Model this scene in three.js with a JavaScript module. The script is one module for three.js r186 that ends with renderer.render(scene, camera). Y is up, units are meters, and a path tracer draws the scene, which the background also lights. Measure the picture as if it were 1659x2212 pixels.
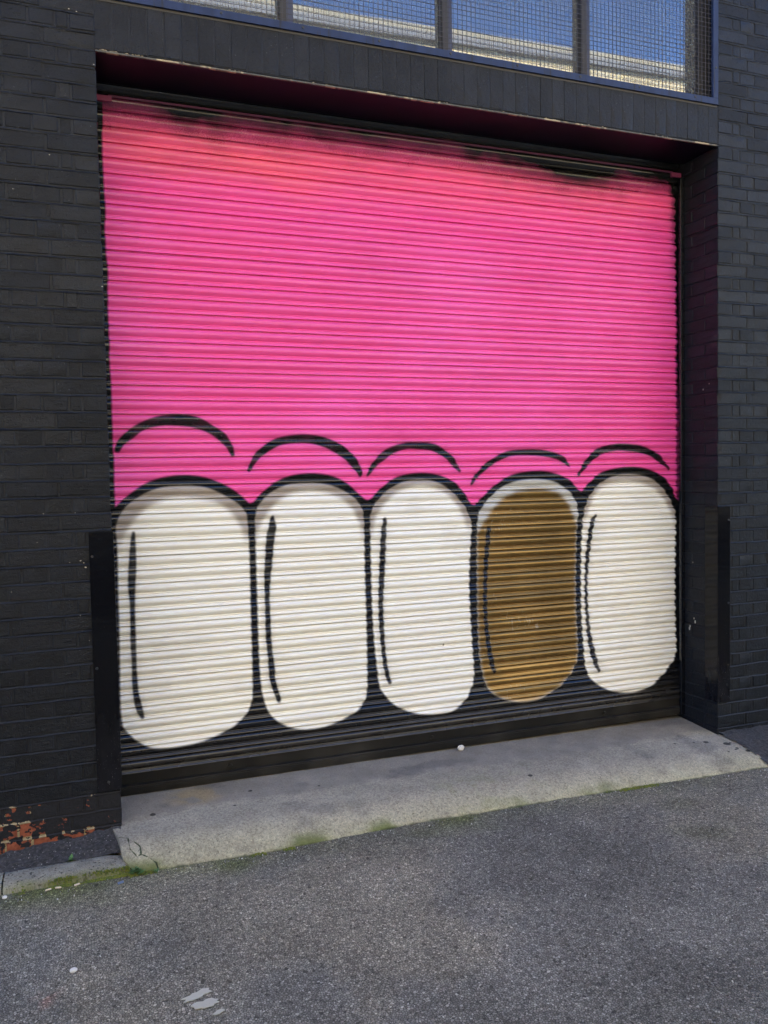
import * as THREE from 'three';
import { Sky } from 'three/addons/objects/Sky.js';
import { mergeGeometries, toCreasedNormals } from 'three/addons/utils/BufferGeometryUtils.js';
import { RoundedBoxGeometry } from 'three/addons/geometries/RoundedBoxGeometry.js';

// ------------------------------------------------------------------ camera, sky, sun, exposure
const scene = new THREE.Scene();
const camera = new THREE.PerspectiveCamera(65.109, 768 / 1024, 0.05, 400);
camera.position.set(-0.0782, 1.5738, 3.8067);
camera.rotation.order = 'YXZ';
camera.rotation.set(-0.04692, -0.34894, -0.01901);
const sunDir = new THREE.Vector3(0.22, 0.80, -0.62).normalize();
const sky = new Sky();
sky.name = 'sky';
sky.scale.setScalar(300);
sky.material.uniforms.sunPosition.value.copy(sunDir);
sky.material.uniforms.turbidity.value = 10;
sky.material.uniforms.rayleigh.value = 1.0;
sky.material.uniforms.mieCoefficient.value = 0.004;
sky.userData = { kind: 'structure' };
scene.add(sky);
scene.environmentIntensity = 0.22;
const sun = new THREE.DirectionalLight(new THREE.Color(1, 0.94, 0.83), 5);
sun.name = 'sun';
sun.position.copy(sunDir).multiplyScalar(40);
sun.castShadow = true;
sun.shadow.mapSize.set(4096, 4096);
Object.assign(sun.shadow.camera, { left: -25, right: 25, top: 25, bottom: -25, near: 1, far: 120 });
scene.add(sun);
const renderer = new THREE.WebGLRenderer({ antialias: true });
renderer.setSize(768, 1024);
renderer.shadowMap.enabled = true;
renderer.toneMapping = THREE.LinearToneMapping;
renderer.toneMappingExposure = 6.7;

const ART = {  // outlines of the spray paint, millimetres on the shutter: x from its left, y from the ground
  crease1: [46,1718,29,68,1757,37,108,1791,45,168,1834,42,260,1861,53,341,1864,60,422,1854,60,496,1820,49,557,1777,47,594,1725,33,607,1688,22],
  crease2: [689,1608,20,724,1670,33,770,1711,41,841,1752,43,931,1768,46,1012,1768,49,1098,1749,55,1176,1712,56,1241,1659,52,1282,1601,38,1292,1571,21],
  crease3: [1334,1571,16,1370,1622,31,1431,1677,42,1491,1710,40,1564,1729,38,1637,1728,41,1710,1723,43,1772,1697,41,1828,1656,39,1865,1610,30,1884,1584,16],
  crease4: [1956,1510,16,1993,1555,25,2052,1607,32,2131,1653,35,2211,1681,35,2319,1686,38,2428,1681,41,2525,1660,37,2574,1636,32,2609,1602,13],
  crease5: [2673,1547,17,2716,1603,32,2774,1658,42,2840,1694,45,2943,1712,45,3033,1710,47,3139,1695,47,3230,1660,43,3292,1614,33,3339,1569,12],
  glint1: [108,1308,18,104,1254,28,99,1155,38,92,1048,38,92,949,27,91,849,28,90,749,28,91,657,26,91,574,29,94,515,30,101,464,35,111,420,32,122,385,20],
  glint2: [805,1361,20,802,1308,42,789,1239,45,780,1143,42,770,1048,37,766,943,28,767,846,30,767,740,32,773,651,30,780,571,36,784,500,32,799,445,30,816,389,25],
  glint3: [1430,1327,23,1420,1244,33,1411,1109,36,1402,975,34,1396,862,31,1398,749,31,1404,635,27,1414,532,27,1424,474,27,1439,421,24],
  glint4: [2066,1251,29,2059,1180,32,2047,1075,32,2039,933,29,2037,780,29,2045,648,29,2060,540,32,2075,466,32,2090,411,26],
  glint5: [2790,1296,23,2764,1247,32,2746,1149,32,2730,1038,29,2721,914,23,2721,790,24,2730,664,26,2744,551,32,2765,461,38,2786,396,33,2808,343,20],
  gumEdge: [14,1428,22,1436,71,1483,135,1531,199,1567,280,1587,361,1593,443,1584,518,1560,593,1520,651,1476,690,1428,733,1474,783,1520,845,1558,917,1583,999,1590,1072,1586,1145,1570,1210,1537,1275,1481,1328,1425,1379,1472,1427,1516,1488,1554,1561,1575,1646,1582,1720,1575,1795,1556,1870,1512,1920,1452,1967,1375,2023,1432,2090,1489,2170,1540,2264,1571,2386,1581,2483,1571,2580,1541,2644,1495,2686,1438,2737,1493,2810,1553,2898,1582,3017,1595,3123,1589,3230,1564,3308,1518,3362,1460,3394,1381,3417,1368],
  tooth1: [27,1346,44,1394,77,1442,133,1482,190,1513,254,1532,327,1539,409,1535,475,1523,541,1492,608,1451,650,1416,671,1380,673,1337,678,1210,678,1079,677,949,677,818,677,687,677,555,676,467,673,415,660,372,628,323,575,286,506,251,420,227,312,216,222,218,149,228,102,261,64,300,33,338,25,372,21,440,22,540,26,705,29,871,28,995,31,1118,32,1241,28,1315],
  tooth2: [714,1370,728,1422,773,1472,817,1502,871,1527,943,1538,1025,1538,1098,1528,1162,1507,1218,1478,1274,1432,1301,1386,1307,1340,1307,1315,1307,1179,1306,1042,1308,904,1310,766,1310,628,1309,490,1307,397,1299,352,1269,300,1220,269,1153,240,1058,220,966,218,902,228,848,249,795,289,760,329,744,371,732,417,724,462,721,506,716,595,715,683,715,771,714,903,714,1077,713,1208,713,1321],
  tooth3: [1347,1362,1366,1406,1414,1460,1475,1503,1536,1530,1609,1543,1682,1542,1757,1520,1819,1484,1881,1425,1932,1359,1950,1294,1959,1290,1948,1174,1940,1057,1935,940,1938,799,1946,633,1957,490,1958,383,1942,337,1915,281,1875,244,1823,214,1747,206,1646,216,1572,233,1499,268,1439,312,1404,362,1378,399,1371,479,1359,594,1351,708,1345,866,1344,1035,1344,1202,1344,1314],
  tooth4: [1998,1328,2022,1374,2076,1431,2142,1482,2223,1516,2317,1529,2427,1527,2510,1510,2580,1472,2636,1421,2668,1353,2668,1279,2659,1263,2651,1079,2645,894,2648,708,2657,571,2660,458,2648,410,2612,351,2554,295,2483,253,2398,219,2301,210,2206,223,2125,254,2072,287,2040,332,2021,376,2002,462,1991,558,1986,701,1986,937,1989,1172,1993,1289],
  tooth5: [2707,1303,2721,1364,2751,1424,2809,1485,2883,1527,2972,1546,3062,1547,3153,1534,3245,1494,3307,1435,3354,1370,3386,1298,3389,1235,3385,1106,3381,847,3381,651,3388,507,3391,402,3375,364,3335,315,3256,245,3178,201,3101,184,3009,184,2904,206,2815,248,2742,306,2720,352,2706,416,2700,517,2689,643,2685,768,2683,954,2691,1139,2699,1262],
  goldTop: [1992,1234,2028,1280,2061,1325,2101,1371,2168,1428,2249,1462,2344,1476,2440,1473,2523,1449,2579,1405,2614,1355,2635,1305,2652,1268],
  lit1: [40,1255,68,1299,106,1367,171,1431,252,1470,333,1480,407,1474,490,1459,556,1427,597,1383,630,1339,658,1260],
  lit2: [715,1284,756,1351,806,1419,870,1470,951,1494,1033,1494,1115,1479,1180,1452,1226,1415,1263,1360,1299,1268],
  lit3: [1350,1295,1401,1382,1462,1448,1535,1491,1633,1511,1707,1504,1781,1473,1843,1426,1893,1360,1924,1272,1952,1189],
  lit5: [2699,1217,2750,1363,2795,1448,2868,1490,2972,1506,3062,1502,3153,1483,3230,1450,3292,1397,3338,1332,3377,1240],
};
// ------------------------------------------------------------------ helpers
function rng(seed) { let s = seed >>> 0; return () => { s = (s + 0x6d2b79f5) >>> 0; let t = Math.imul(s ^ (s >>> 15), 1 | s); t = (t + Math.imul(t ^ (t >>> 7), 61 | t)) ^ t; return ((t ^ (t >>> 14)) >>> 0) / 4294967296; }; }
const R = rng(2024);
const rr = (a, b, r = R) => a + (b - a) * r();
const hash = (x, y, s) => { let h = Math.imul(x, 374761393) + Math.imul(y, 668265263) + Math.imul(s, 1442695041); h = Math.imul(h ^ (h >>> 13), 1274126177); return ((h ^ (h >>> 16)) >>> 0) / 4294967296; };
const mod = (a, n) => ((a % n) + n) % n;
function vnoise(x, y, s, per = 1 << 20) {                      // value noise that repeats every per cells
  const x0 = Math.floor(x), y0 = Math.floor(y), fx = x - x0, fy = y - y0;
  const u = fx * fx * (3 - 2 * fx), v = fy * fy * (3 - 2 * fy), xa = mod(x0, per), xb = mod(x0 + 1, per), ya = mod(y0, per), yb = mod(y0 + 1, per);
  const a = hash(xa, ya, s), b = hash(xb, ya, s), c = hash(xa, yb, s), d = hash(xb, yb, s);
  return a + (b - a) * u + (c - a) * v + (a - b - c + d) * u * v;
}
function fbm(x, y, s, oct = 4, per = 1 << 20) { let t = 0, w = 0.5, n = 0; for (let o = 0; o < oct; o++) { t += w * vnoise(x, y, s + o * 17, per); n += w; x *= 2; y *= 2; per *= 2; w *= 0.5; } return t / n; }
const clamp = (x, a = 0, b = 1) => Math.min(b, Math.max(a, x));
const sstep = (a, b, x) => { const t = clamp((x - a) / (b - a)); return t * t * (3 - 2 * t); };
const lerp = (a, b, t) => a + (b - a) * t;
const toS = (c) => (c <= 0.0031308 ? 12.92 * c : 1.055 * Math.pow(Math.max(c, 0), 1 / 2.4) - 0.055);
function tex(w, h, fn, { srgb = false, repeat = true } = {}) {   // fn(x, y, out) fills linear r g b
  const d = new Uint8Array(w * h * 4), o = [0, 0, 0];
  for (let y = 0, k = 0; y < h; y++) for (let x = 0; x < w; x++, k += 4) {
    fn(x, y, o);
    for (let c = 0; c < 3; c++) d[k + c] = clamp(srgb ? toS(o[c]) : o[c]) * 255 + 0.5;
    d[k + 3] = 255;
  }
  const t = new THREE.DataTexture(d, w, h);
  t.magFilter = THREE.LinearFilter; t.minFilter = THREE.LinearMipmapLinearFilter; t.generateMipmaps = true;
  t.wrapS = t.wrapT = repeat ? THREE.RepeatWrapping : THREE.ClampToEdgeWrapping;
  if (srgb) t.colorSpace = THREE.SRGBColorSpace;
  t.needsUpdate = true;
  return t;
}
const names = new Map();
function numbered(name) { const n = names.get(name) || 0; names.set(name, n + 1); return n ? `${name}_${String(n).padStart(3, '0')}` : name; }
const shade = (m) => { m.castShadow = m.receiveShadow = true; return m; };
function thing(name, label, category, [x, y, z] = [0, 0, 0], group) {
  const o = new THREE.Group(); o.name = numbered(name); o.position.set(x, y, z); o.userData = { label, category };
  if (group) o.userData.group = group;
  scene.add(o); return o;
}
function part(name, geo, mat, parent, kind) {
  const m = shade(new THREE.Mesh(geo, mat)); m.name = name; if (kind) m.userData.kind = kind; parent.add(m); return m;
}
function struct(name, geo, mat) { const m = shade(new THREE.Mesh(geo, mat)); m.name = name; m.userData = { kind: 'structure' }; scene.add(m); return m; }
const ni = (g) => (g.index ? g["toNonIndexed"]() : g);
function box(x0, x1, y0, y1, z0, z1, bev = 0) {
  const w = x1 - x0, h = y1 - y0, d = z1 - z0;
  const g = bev ? new RoundedBoxGeometry(w, h, d, 1, bev) : new THREE.BoxGeometry(w, h, d);
  g.translate((x0 + x1) / 2, (y0 + y1) / 2, (z0 + z1) / 2); return ni(g);
}
function planarUV(g, scale = 1) {                              // uv in metres along the face's own plane
  const p = g.attributes.position, n = g.attributes.normal, uv = new Float32Array(p.count * 2);
  for (let i = 0; i < p.count; i++) {
    const ax = Math.abs(n.getX(i)), ay = Math.abs(n.getY(i)), az = Math.abs(n.getZ(i));
    const [u, v] = ay > ax && ay > az ? [p.getX(i), p.getZ(i)] : ax > az ? [p.getZ(i), p.getY(i)] : [p.getX(i), p.getY(i)];
    uv[2 * i] = u * scale; uv[2 * i + 1] = v * scale;
  }
  g.setAttribute('uv', new THREE.BufferAttribute(uv, 2)); return g;
}
const std = (o) => new THREE.MeshPhysicalMaterial(o);
const lin = (r, g, b) => new THREE.Color().setRGB(r, g, b);
function gridGeo(nx, ny, fn, uvFn, colFn) {                      // fn(i, j) -> [x, y, z]; normals smooth
  const p = [], uv = [], col = [], idx = [];
  for (let j = 0; j <= ny; j++) for (let i = 0; i <= nx; i++) { const q = fn(i, j); p.push(...q); uv.push(...(uvFn ? uvFn(q, i, j) : [q[0], q[2]])); if (colFn) col.push(...colFn(q, i, j)); }
  for (let j = 0; j < ny; j++) for (let i = 0; i < nx; i++) { const a = j * (nx + 1) + i, b = a + 1, c = a + nx + 1, d = c + 1; idx.push(a, c, b, b, c, d); }
  const g = new THREE.BufferGeometry();
  g.setAttribute('position', new THREE.Float32BufferAttribute(p, 3)); g.setAttribute('uv', new THREE.Float32BufferAttribute(uv, 2));
  if (colFn) g.setAttribute('color', new THREE.Float32BufferAttribute(col, 3));
  g.setIndex(idx); g.computeVertexNormals(); return g;
}

// ------------------------------------------------------------------ shared measures (metres)
const W = 3.4247;            // width of the opening
const HEAD = 3.45;           // underside of the lintel
const COURSE = 0.075, STR = 0.2178, HDR = 0.1089, CLO = 0.0545, JOINT = 0.010;
const REVEAL = 0.281;        // depth from wall face to guide rail
const ROAD = -0.10;

// ------------------------------------------------------------------ masonry textures
const brickBump = tex(1024, 1024, (x, y, o) => {
  const u = x / 1024, v = y / 1024;
  const big = fbm(u * 7, v * 7, 3, 3, 7), mid = fbm(u * 40, v * 40, 5, 3, 40), fine = fbm(u * 200, v * 200, 9, 2, 200);
  const streak = fbm(u * 12, v * 90, 31, 2, 12 * 8);
  let h = 0.35 + 0.25 * (big - 0.5) + 0.35 * (mid - 0.5) + 0.22 * (fine - 0.5) + 0.1 * (streak - 0.5);
  const pit = vnoise(u * 60, v * 60, 77, 60); if (pit > 0.86) h -= (pit - 0.86) * 2.5;
  const blob = vnoise(u * 34, v * 34, 78, 34); if (blob > 0.9) h += (blob - 0.9) * 2.4;
  o[0] = o[1] = o[2] = h;
});
const brickTone = tex(1024, 1024, (x, y, o) => {
  const u = x / 1024, v = y / 1024;
  const a = fbm(u * 6, v * 6, 41, 4, 6), b = fbm(u * 60, v * 60, 43, 3, 60);
  let t = 0.74 + 0.85 * (a - 0.5) + 0.34 * (b - 0.5);
  const chip = vnoise(u * 150, v * 150, 51, 150) * sstep(0.55, 0.75, vnoise(u * 9, v * 9, 52, 9));
  const c = sstep(0.93, 0.955, chip);
  o[0] = lerp(t, 6.5, c) / 7; o[1] = lerp(t, 6.0, c) / 7; o[2] = lerp(t * 1.02, 5.0, c) / 7;
}, { srgb: true });
const blackMat = (k, rough = 0.56) => std({ color: lin(0.0105 * 7 * k, 0.0120 * 7 * k, 0.0155 * 7 * k), map: brickTone, bumpMap: brickBump, bumpScale: 0.0048, roughness: rough, specularIntensity: 0.5 });
const brickMats = [blackMat(1.0), blackMat(0.86, 0.6), blackMat(1.12, 0.52), blackMat(0.95, 0.64)];
const mortarMat = blackMat(1.25, 0.55);
// flaking paint at the foot of the left pier: world box x -0.72..0.02, y -0.16..0.20
const FL = { x: -0.74, y: -0.16, w: 0.78, h: 0.36 };
const flake = (u, v) => {                                       // > 0 where paint has come off
  const x = FL.x + u * FL.w, y = FL.y + v * FL.h;
  const n = fbm(x * 38, y * 44, 61, 5) - 0.5, m = fbm(x * 7, y * 9, 67, 3) - 0.5;
  const low = sstep(0.02, -0.05, y) * 0.13 + sstep(0.085, -0.06, y) * 0.30 + sstep(-0.16, -0.42, x) * sstep(0.12, 0.02, y) * 0.12 + sstep(-0.12, 0.0, x) * sstep(0.09, 0.0, y) * 0.06;
  return Math.min(n * 0.9 + m * 0.55 + low - 0.2, 0.10 + 0.16 * sstep(0.02, -0.05, y) - 1.1 * Math.max(0, fbm(x * 30, y * 34, 64, 4) - 0.44));
};
const flakeMap = (mortar) => tex(1024, 512, (x, y, o) => {
  const u = x / 1024, v = y / 512, f = flake(u, v), n = fbm(u * 90, v * 45, 71, 3), s = sstep(-0.004, 0.006, f);
  const grime = fbm(u * 22, v * 12, 72, 3);
  const raw = mortar ? [0.30, 0.235, 0.135] : [0.23, 0.066, 0.034];
  const k = (0.65 + 0.7 * n) * (0.55 + 0.6 * grime);
  const blk = 0.013 + 0.010 * (n - 0.5);
  o[0] = lerp(blk, raw[0] * k, s); o[1] = lerp(blk, raw[1] * k, s); o[2] = lerp(blk * 1.2, raw[2] * k, s);
}, { srgb: true, repeat: false });
const flakeBump = tex(1024, 512, (x, y, o) => { const u = x / 1024, v = y / 512; const f = flake(u, v); o[0] = o[1] = o[2] = 0.6 - 0.35 * sstep(-0.004, 0.006, f) + 0.3 * (fbm(u * 120, v * 60, 73, 3) - 0.5); }, { repeat: false });
const flakeBrick = std({ map: flakeMap(false), bumpMap: flakeBump, bumpScale: 0.003, roughness: 0.75, specularIntensity: 0.5 });
const flakeMortar = std({ map: flakeMap(true), bumpMap: flakeBump, bumpScale: 0.003, roughness: 0.8, specularIntensity: 0.5 });

// ------------------------------------------------------------------ bricks
// a brick with its front at z = 0 reaching back by D, slightly uneven arrises and a rounded front edge
function brickGeo(L, H, D, seed, uvMode) {
  const r = rng(seed), nx = L > 0.15 ? 5 : 3, ny = 2, e = 0.0028, p = [], uv = [], idx = [];
  const du = r(), dv = r();
  const wob = [rr(-1, 1, r), rr(-1, 1, r), rr(-1, 1, r), rr(-1, 1, r)].map((t) => t * 0.0022);
  const sk = rr(-0.003, 0.003, r);
  const put = (x, y, z, U, V) => { p.push(x, y, z); uv.push(U, V); return p.length / 3 - 1; };
  const F = [];
  const edge = (i, j) => {                                       // uneven outline
    let x = -L / 2 + (L * i) / nx, y = -H / 2 + (H * j) / ny;
    if (i === 0) x += wob[0] + rr(-0.001, 0.001, r); if (i === nx) x += wob[1] + rr(-0.001, 0.001, r);
    if (j === 0) y += wob[2] + rr(-0.0011, 0.0011, r) + sk * (i / nx - 0.5); if (j === ny) y += wob[3] + rr(-0.0011, 0.0011, r) + sk * (i / nx - 0.5);
    return [x, y];
  };
  const O = [];
  for (let j = 0; j <= ny; j++) for (let i = 0; i <= nx; i++) {
    const [x, y] = edge(i, j); O.push([x, y]);
    const xi = clamp(x, -L / 2 + e, L / 2 - e), yi = clamp(y, -H / 2 + e, H / 2 - e);
    const z = rr(-0.0005, 0.0005, r);
    F.push(put(xi, yi, z, (x + du) / 0.6, (y + dv) / 0.6));
  }
  const at = (i, j) => j * (nx + 1) + i;
  for (let j = 0; j < ny; j++) for (let i = 0; i < nx; i++) { const a = F[at(i, j)], b = F[at(i + 1, j)], c = F[at(i, j + 1)], d = F[at(i + 1, j + 1)]; idx.push(a, b, d, a, d, c); }
  const ring = []; for (let i = 0; i < nx; i++) ring.push(at(i, 0)); for (let j = 0; j < ny; j++) ring.push(at(nx, j)); for (let i = nx; i > 0; i--) ring.push(at(i, ny)); for (let j = ny; j > 0; j--) ring.push(at(0, j));
  const b1 = ring.map((k) => put(O[k][0], O[k][1], -e, (O[k][0] + du) / 0.6, (O[k][1] + dv) / 0.6));
  const m = ring.length;
  for (let k = 0; k < m; k++) { const n = (k + 1) % m; idx.push(F[ring[k]], b1[k], b1[n], F[ring[k]], b1[n], F[ring[n]]); }
  const side = (k, z) => { const [x, y] = O[ring[k]]; return put(x, y, z, (x + du + (Math.abs(Math.abs(x) - L / 2) < 0.004 ? z : 0)) / 0.6, (y + dv + (Math.abs(Math.abs(y) - H / 2) < 0.004 ? z : 0)) / 0.6); };
  const b2 = ring.map((_, k) => side(k, -D));
  for (let k = 0; k < m; k++) { const n = (k + 1) % m; idx.push(b1[k], b2[k], b2[n], b1[k], b2[n], b1[n]); }
  const g = new THREE.BufferGeometry();
  g.setAttribute('position', new THREE.Float32BufferAttribute(p, 3)); g.setAttribute('uv', new THREE.Float32BufferAttribute(uv, 2)); g.setIndex(idx);
  return toCreasedNormals(g, 0.45);
}
const cache = new Map();
function brickVariant(kind, L, H, D, count = 10) {
  const k = `${kind}${Math.floor(R() * count)}`;
  if (!cache.has(k)) cache.set(k, brickGeo(L, H, D, 1000 + cache.size * 7));
  return cache.get(k);
}
function flakeUV(g, x, y) {                                      // uv by place on the wall, for the flaking foot
  const q = g.clone(), p = q.attributes.position, uv = q.attributes.uv;
  for (let i = 0; i < p.count; i++) uv.setXY(i, (p.getX(i) + x - FL.x + p.getZ(i) * 0.3) / FL.w, (p.getY(i) + y - FL.y) / FL.h);
  return q;
}
// the mortar of one course: a weather-struck bed that slopes out towards its foot, slightly wavy
function bedStrip(x0, x1, y, seed, z0 = 0) {
  const n = Math.max(2, Math.round((x1 - x0) / 0.04)), r = rng(seed), p = [], uv = [], idx = [];
  for (let i = 0; i <= n; i++) {
    const x = lerp(x0, x1, i / n), w = 0.005 * (fbm(x * 6, seed, 811, 3) - 0.5) + rr(-0.0016, 0.0016, r), t = 0.004 * (fbm(x * 5, seed + 0.5, 813, 2) - 0.5) + rr(-0.001, 0.001, r);
    const rows = [[y + 0.010 + t, -0.0105], [y + 0.0042 + w, -0.0050 + w * 0.3], [y - 0.0040 + w, 0.0018 + rr(-0.0008, 0.0008, r)], [y - 0.0074 + t, 0.0006], [y - 0.0084 + t, -0.006]];
    for (const [yy, z] of rows) { p.push(x, yy, z + z0); uv.push(x / 0.6, yy / 0.6 + z); }
  }
  for (let i = 0; i < n; i++) for (let k = 0; k < 4; k++) { const a = i * 5 + k, b = a + 5; idx.push(a, a + 1, b, b, a + 1, b + 1); }
  const g = new THREE.BufferGeometry();
  g.setAttribute('position', new THREE.Float32BufferAttribute(p, 3)); g.setAttribute('uv', new THREE.Float32BufferAttribute(uv, 2)); g.setIndex(idx);
  return toCreasedNormals(g, 0.5);
}
function backing(x0, x1, y0, y1, z) { const g = new THREE.PlaneGeometry(x1 - x0, y1 - y0); g.translate((x0 + x1) / 2, (y0 + y1) / 2, z); planarUV(g, 1 / 0.6); return ni(g); }
const BH = 0.0635;
// one pier: dir -1 runs left from x = 0, +1 runs right from x = W
function pier(name, label, edge, dir, reach, kTop, kBot, rest) {
  const t = thing(name, label, 'wall', [edge, 0, 0]);
  const shapes = [], mortar = [], foot = [], spare = [];
  let n = 0;
  for (let k = kTop; k <= kBot; k++) {
    const y = HEAD - COURSE * (k + 0.5), header = mod(k, 2) === 0, peel = dir < 0 && k >= 44;
    let s = 0, first = true;
    while (s < rest) {
      const kind = !header ? 'stretcher' : s === 0 ? 'header' : first ? 'closer' : 'header';
      if (header && s > 0) first = false;
      const step = kind === 'stretcher' ? STR : kind === 'header' ? HDR : CLO, L = step - JOINT;
      const D = s === 0 ? (kind === 'header' ? STR - JOINT : HDR - JOINT) : 0.05;
      const geo = s === 0 ? brickVariant('corner' + kind, L, BH, D, 12) : brickVariant(kind, L, BH, D, 12);
      const off = s === 0 ? -0.000 : JOINT / 2, cx = dir * (s + L / 2 + (s ? JOINT / 2 : 0)), cy = y + rr(-0.0012, 0.0012);
      const z = rr(-0.0012, 0.0012);
      s += s === 0 ? L + JOINT / 2 : step;
      if (s - step > reach) { const g = geo.clone(); g.translate(cx, cy, z); spare.push(g); continue; }
      const m = part(n ? `brick_${String(n).padStart(3, '0')}` : 'brick', peel ? flakeUV(geo, edge + cx, cy) : geo, peel ? flakeBrick : brickMats[Math.floor(R() * 4)], t);
      m.position.set(cx, cy, z); m.rotation.set(rr(-0.012, 0.012), rr(-0.006, 0.006), rr(-0.007, 0.007)); n++;
    }
    const xa = dir < 0 ? -rest : 0, xb = dir < 0 ? 0 : rest, yb = HEAD - COURSE * k;
    if (peel) mortar.push(bedStrip(xa, -0.7, yb, 6000 + k));
    (peel ? foot : mortar).push(bedStrip(peel ? -0.7 : xa + (dir > 0 ? 0.002 : 0), xb - (dir < 0 ? 0.002 : 0), yb, 5000 + k * 3 + dir));
  }
  const x0 = dir < 0 ? -rest : 0.0012, x1 = dir < 0 ? -0.0012 : rest, yA = HEAD - COURSE * (kBot + 1), yB = HEAD - COURSE * kTop, yP = dir < 0 ? HEAD - COURSE * 44 : yA;
  mortar.push(backing(x0, x1, yP, yB, -0.0026)); if (dir < 0) mortar.push(backing(x0, -0.7, yA, yP, -0.0026));
  part('mortar', mergeGeometries(mortar.map((g) => { const q = g.index ? ni(g) : g; return q; })), mortarMat, t);
  if (foot.length) {
    foot.push(backing(-0.7, x1, yA, yP, -0.0026));
    const g = mergeGeometries(foot.map((q) => (q.index ? ni(q) : q))), p = g.attributes.position, uv = g.attributes.uv;
    for (let i = 0; i < p.count; i++) uv.setXY(i, (p.getX(i) + edge - FL.x) / FL.w, (p.getY(i) - FL.y) / FL.h);
    part('mortar', g, flakeMortar, t);
  }
  if (spare.length) part('outer_bricks', mergeGeometries(spare), brickMats[0], t, 'stuff');
  return { t, n };
}
const left = pier('brick_wall', 'black painted brick wall left of the shutter with red bricks showing at its foot', 0, -1, 0.50, -5, 47, 2.2);
const right = pier('brick_wall', 'black painted brick wall and reveal right of the shutter', W, 1, 0.40, -13, 46, 2.2);
// the right reveal (and the hidden left one): the bricks behind each corner brick, and its mortar
function reveal(host, dir, count0) {
  const mortar = []; let n = count0;
  for (let k = 0; k <= 46; k++) {
    const y = HEAD - COURSE * (k + 0.5), header = k % 2 === 0;
    const d0 = (header ? STR : HDR) - JOINT / 2, d1 = 0.46, L = Math.min(header ? HDR : STR, d1 - d0) - JOINT;
    const geo = brickVariant(header ? 'header' : 'stretcher', L, BH, 0.05, 12);
    const m = part(`brick_${String(n).padStart(3, '0')}`, geo, brickMats[Math.floor(R() * 4)], host); n++;
    m.rotation.y = -dir * Math.PI / 2; m.position.set(rr(-0.0008, 0.0008), y, -(d0 + JOINT / 2 + L / 2));
    const s = bedStrip(0.002, 0.46, HEAD - COURSE * k, 9000 + k * 5 + dir);
    s.rotateY(-dir * Math.PI / 2);
    if (dir > 0) { const b = new THREE.Box3().setFromBufferAttribute(s.attributes.position); s.translate(0, 0, -0.004 - b.max.z); } else { const b = new THREE.Box3().setFromBufferAttribute(s.attributes.position); s.translate(0, 0, -0.004 - b.max.z); }
    mortar.push(s);
  }
  const g = new THREE.PlaneGeometry(0.46, 3.55); g.rotateY(-dir * Math.PI / 2); g.translate(dir * 0.0045, HEAD - 3.55 / 2, -0.232); planarUV(g, 1 / 0.6);
  mortar.push(ni(g));
  part('reveal_mortar', mergeGeometries(mortar), mortarMat, host);
}
reveal(right.t, 1, right.n);
reveal(left.t, -1, left.n);
// small pale chips of bare brick on the right reveal
{
  const chips = [];
  for (const [x, y, z, s] of [[-0.002, 0.62, -0.19, 0.011], [-0.002, 0.64, -0.2, 0.007], [-0.002, 0.585, -0.235, 0.009], [-0.002, 0.57, -0.24, 0.011], [-0.002, 0.99, -0.21, 0.005], [-0.002, 2.08, -0.07, 0.005], [-0.002, 2.05, -0.12, 0.006]]) {
    const g = new THREE.CircleGeometry(s, 7); g.scale(0.6, 1, 1); g.rotateY(-Math.PI / 2); g.translate(x, y, z); chips.push(ni(g));
  }
  const chipM = std({ color: lin(0.45, 0.41, 0.34), roughness: 0.9 });
  part('bare_chips', mergeGeometries(chips), chipM, right.t);
  const more = [], r = rng(515);
  for (const [x, y, s] of [[-0.115, 1.185, 0.008], [-0.122, 1.205, 0.005], [-0.18, 1.21, 0.004], [-0.42, 1.095, 0.003], [-0.135, 1.215, 0.006], [-0.145, 0.97, 0.004], [-0.11, 0.855, 0.003], [-0.28, 1.43, 0.004], [-0.15, 1.43, 0.004], [-0.31, 1.305, 0.004], [-0.004, 2.43, 0.006], [-0.006, 3.39, 0.005], [-0.10, 3.61, 0.007], [-0.07, 3.605, 0.005], [-0.20, 2.98, 0.005], [-0.35, 2.82, 0.004]]) {
    const g = new THREE.CircleGeometry(s, 8), p = g.attributes.position; for (let i = 1; i < p.count; i++) { const k = rr(0.5, 1.1, r); p.setXY(i, p.getX(i) * k * 1.2, p.getY(i) * k * 0.7); } p.setXY(p.count - 1, p.getX(1), p.getY(1));
    g.scale(0.62, 0.62, 1); g.translate(x, y, 0.0022); more.push(ni(g));
  }
  part('bare_chips', mergeGeometries(more), chipM, left.t);
}

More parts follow.
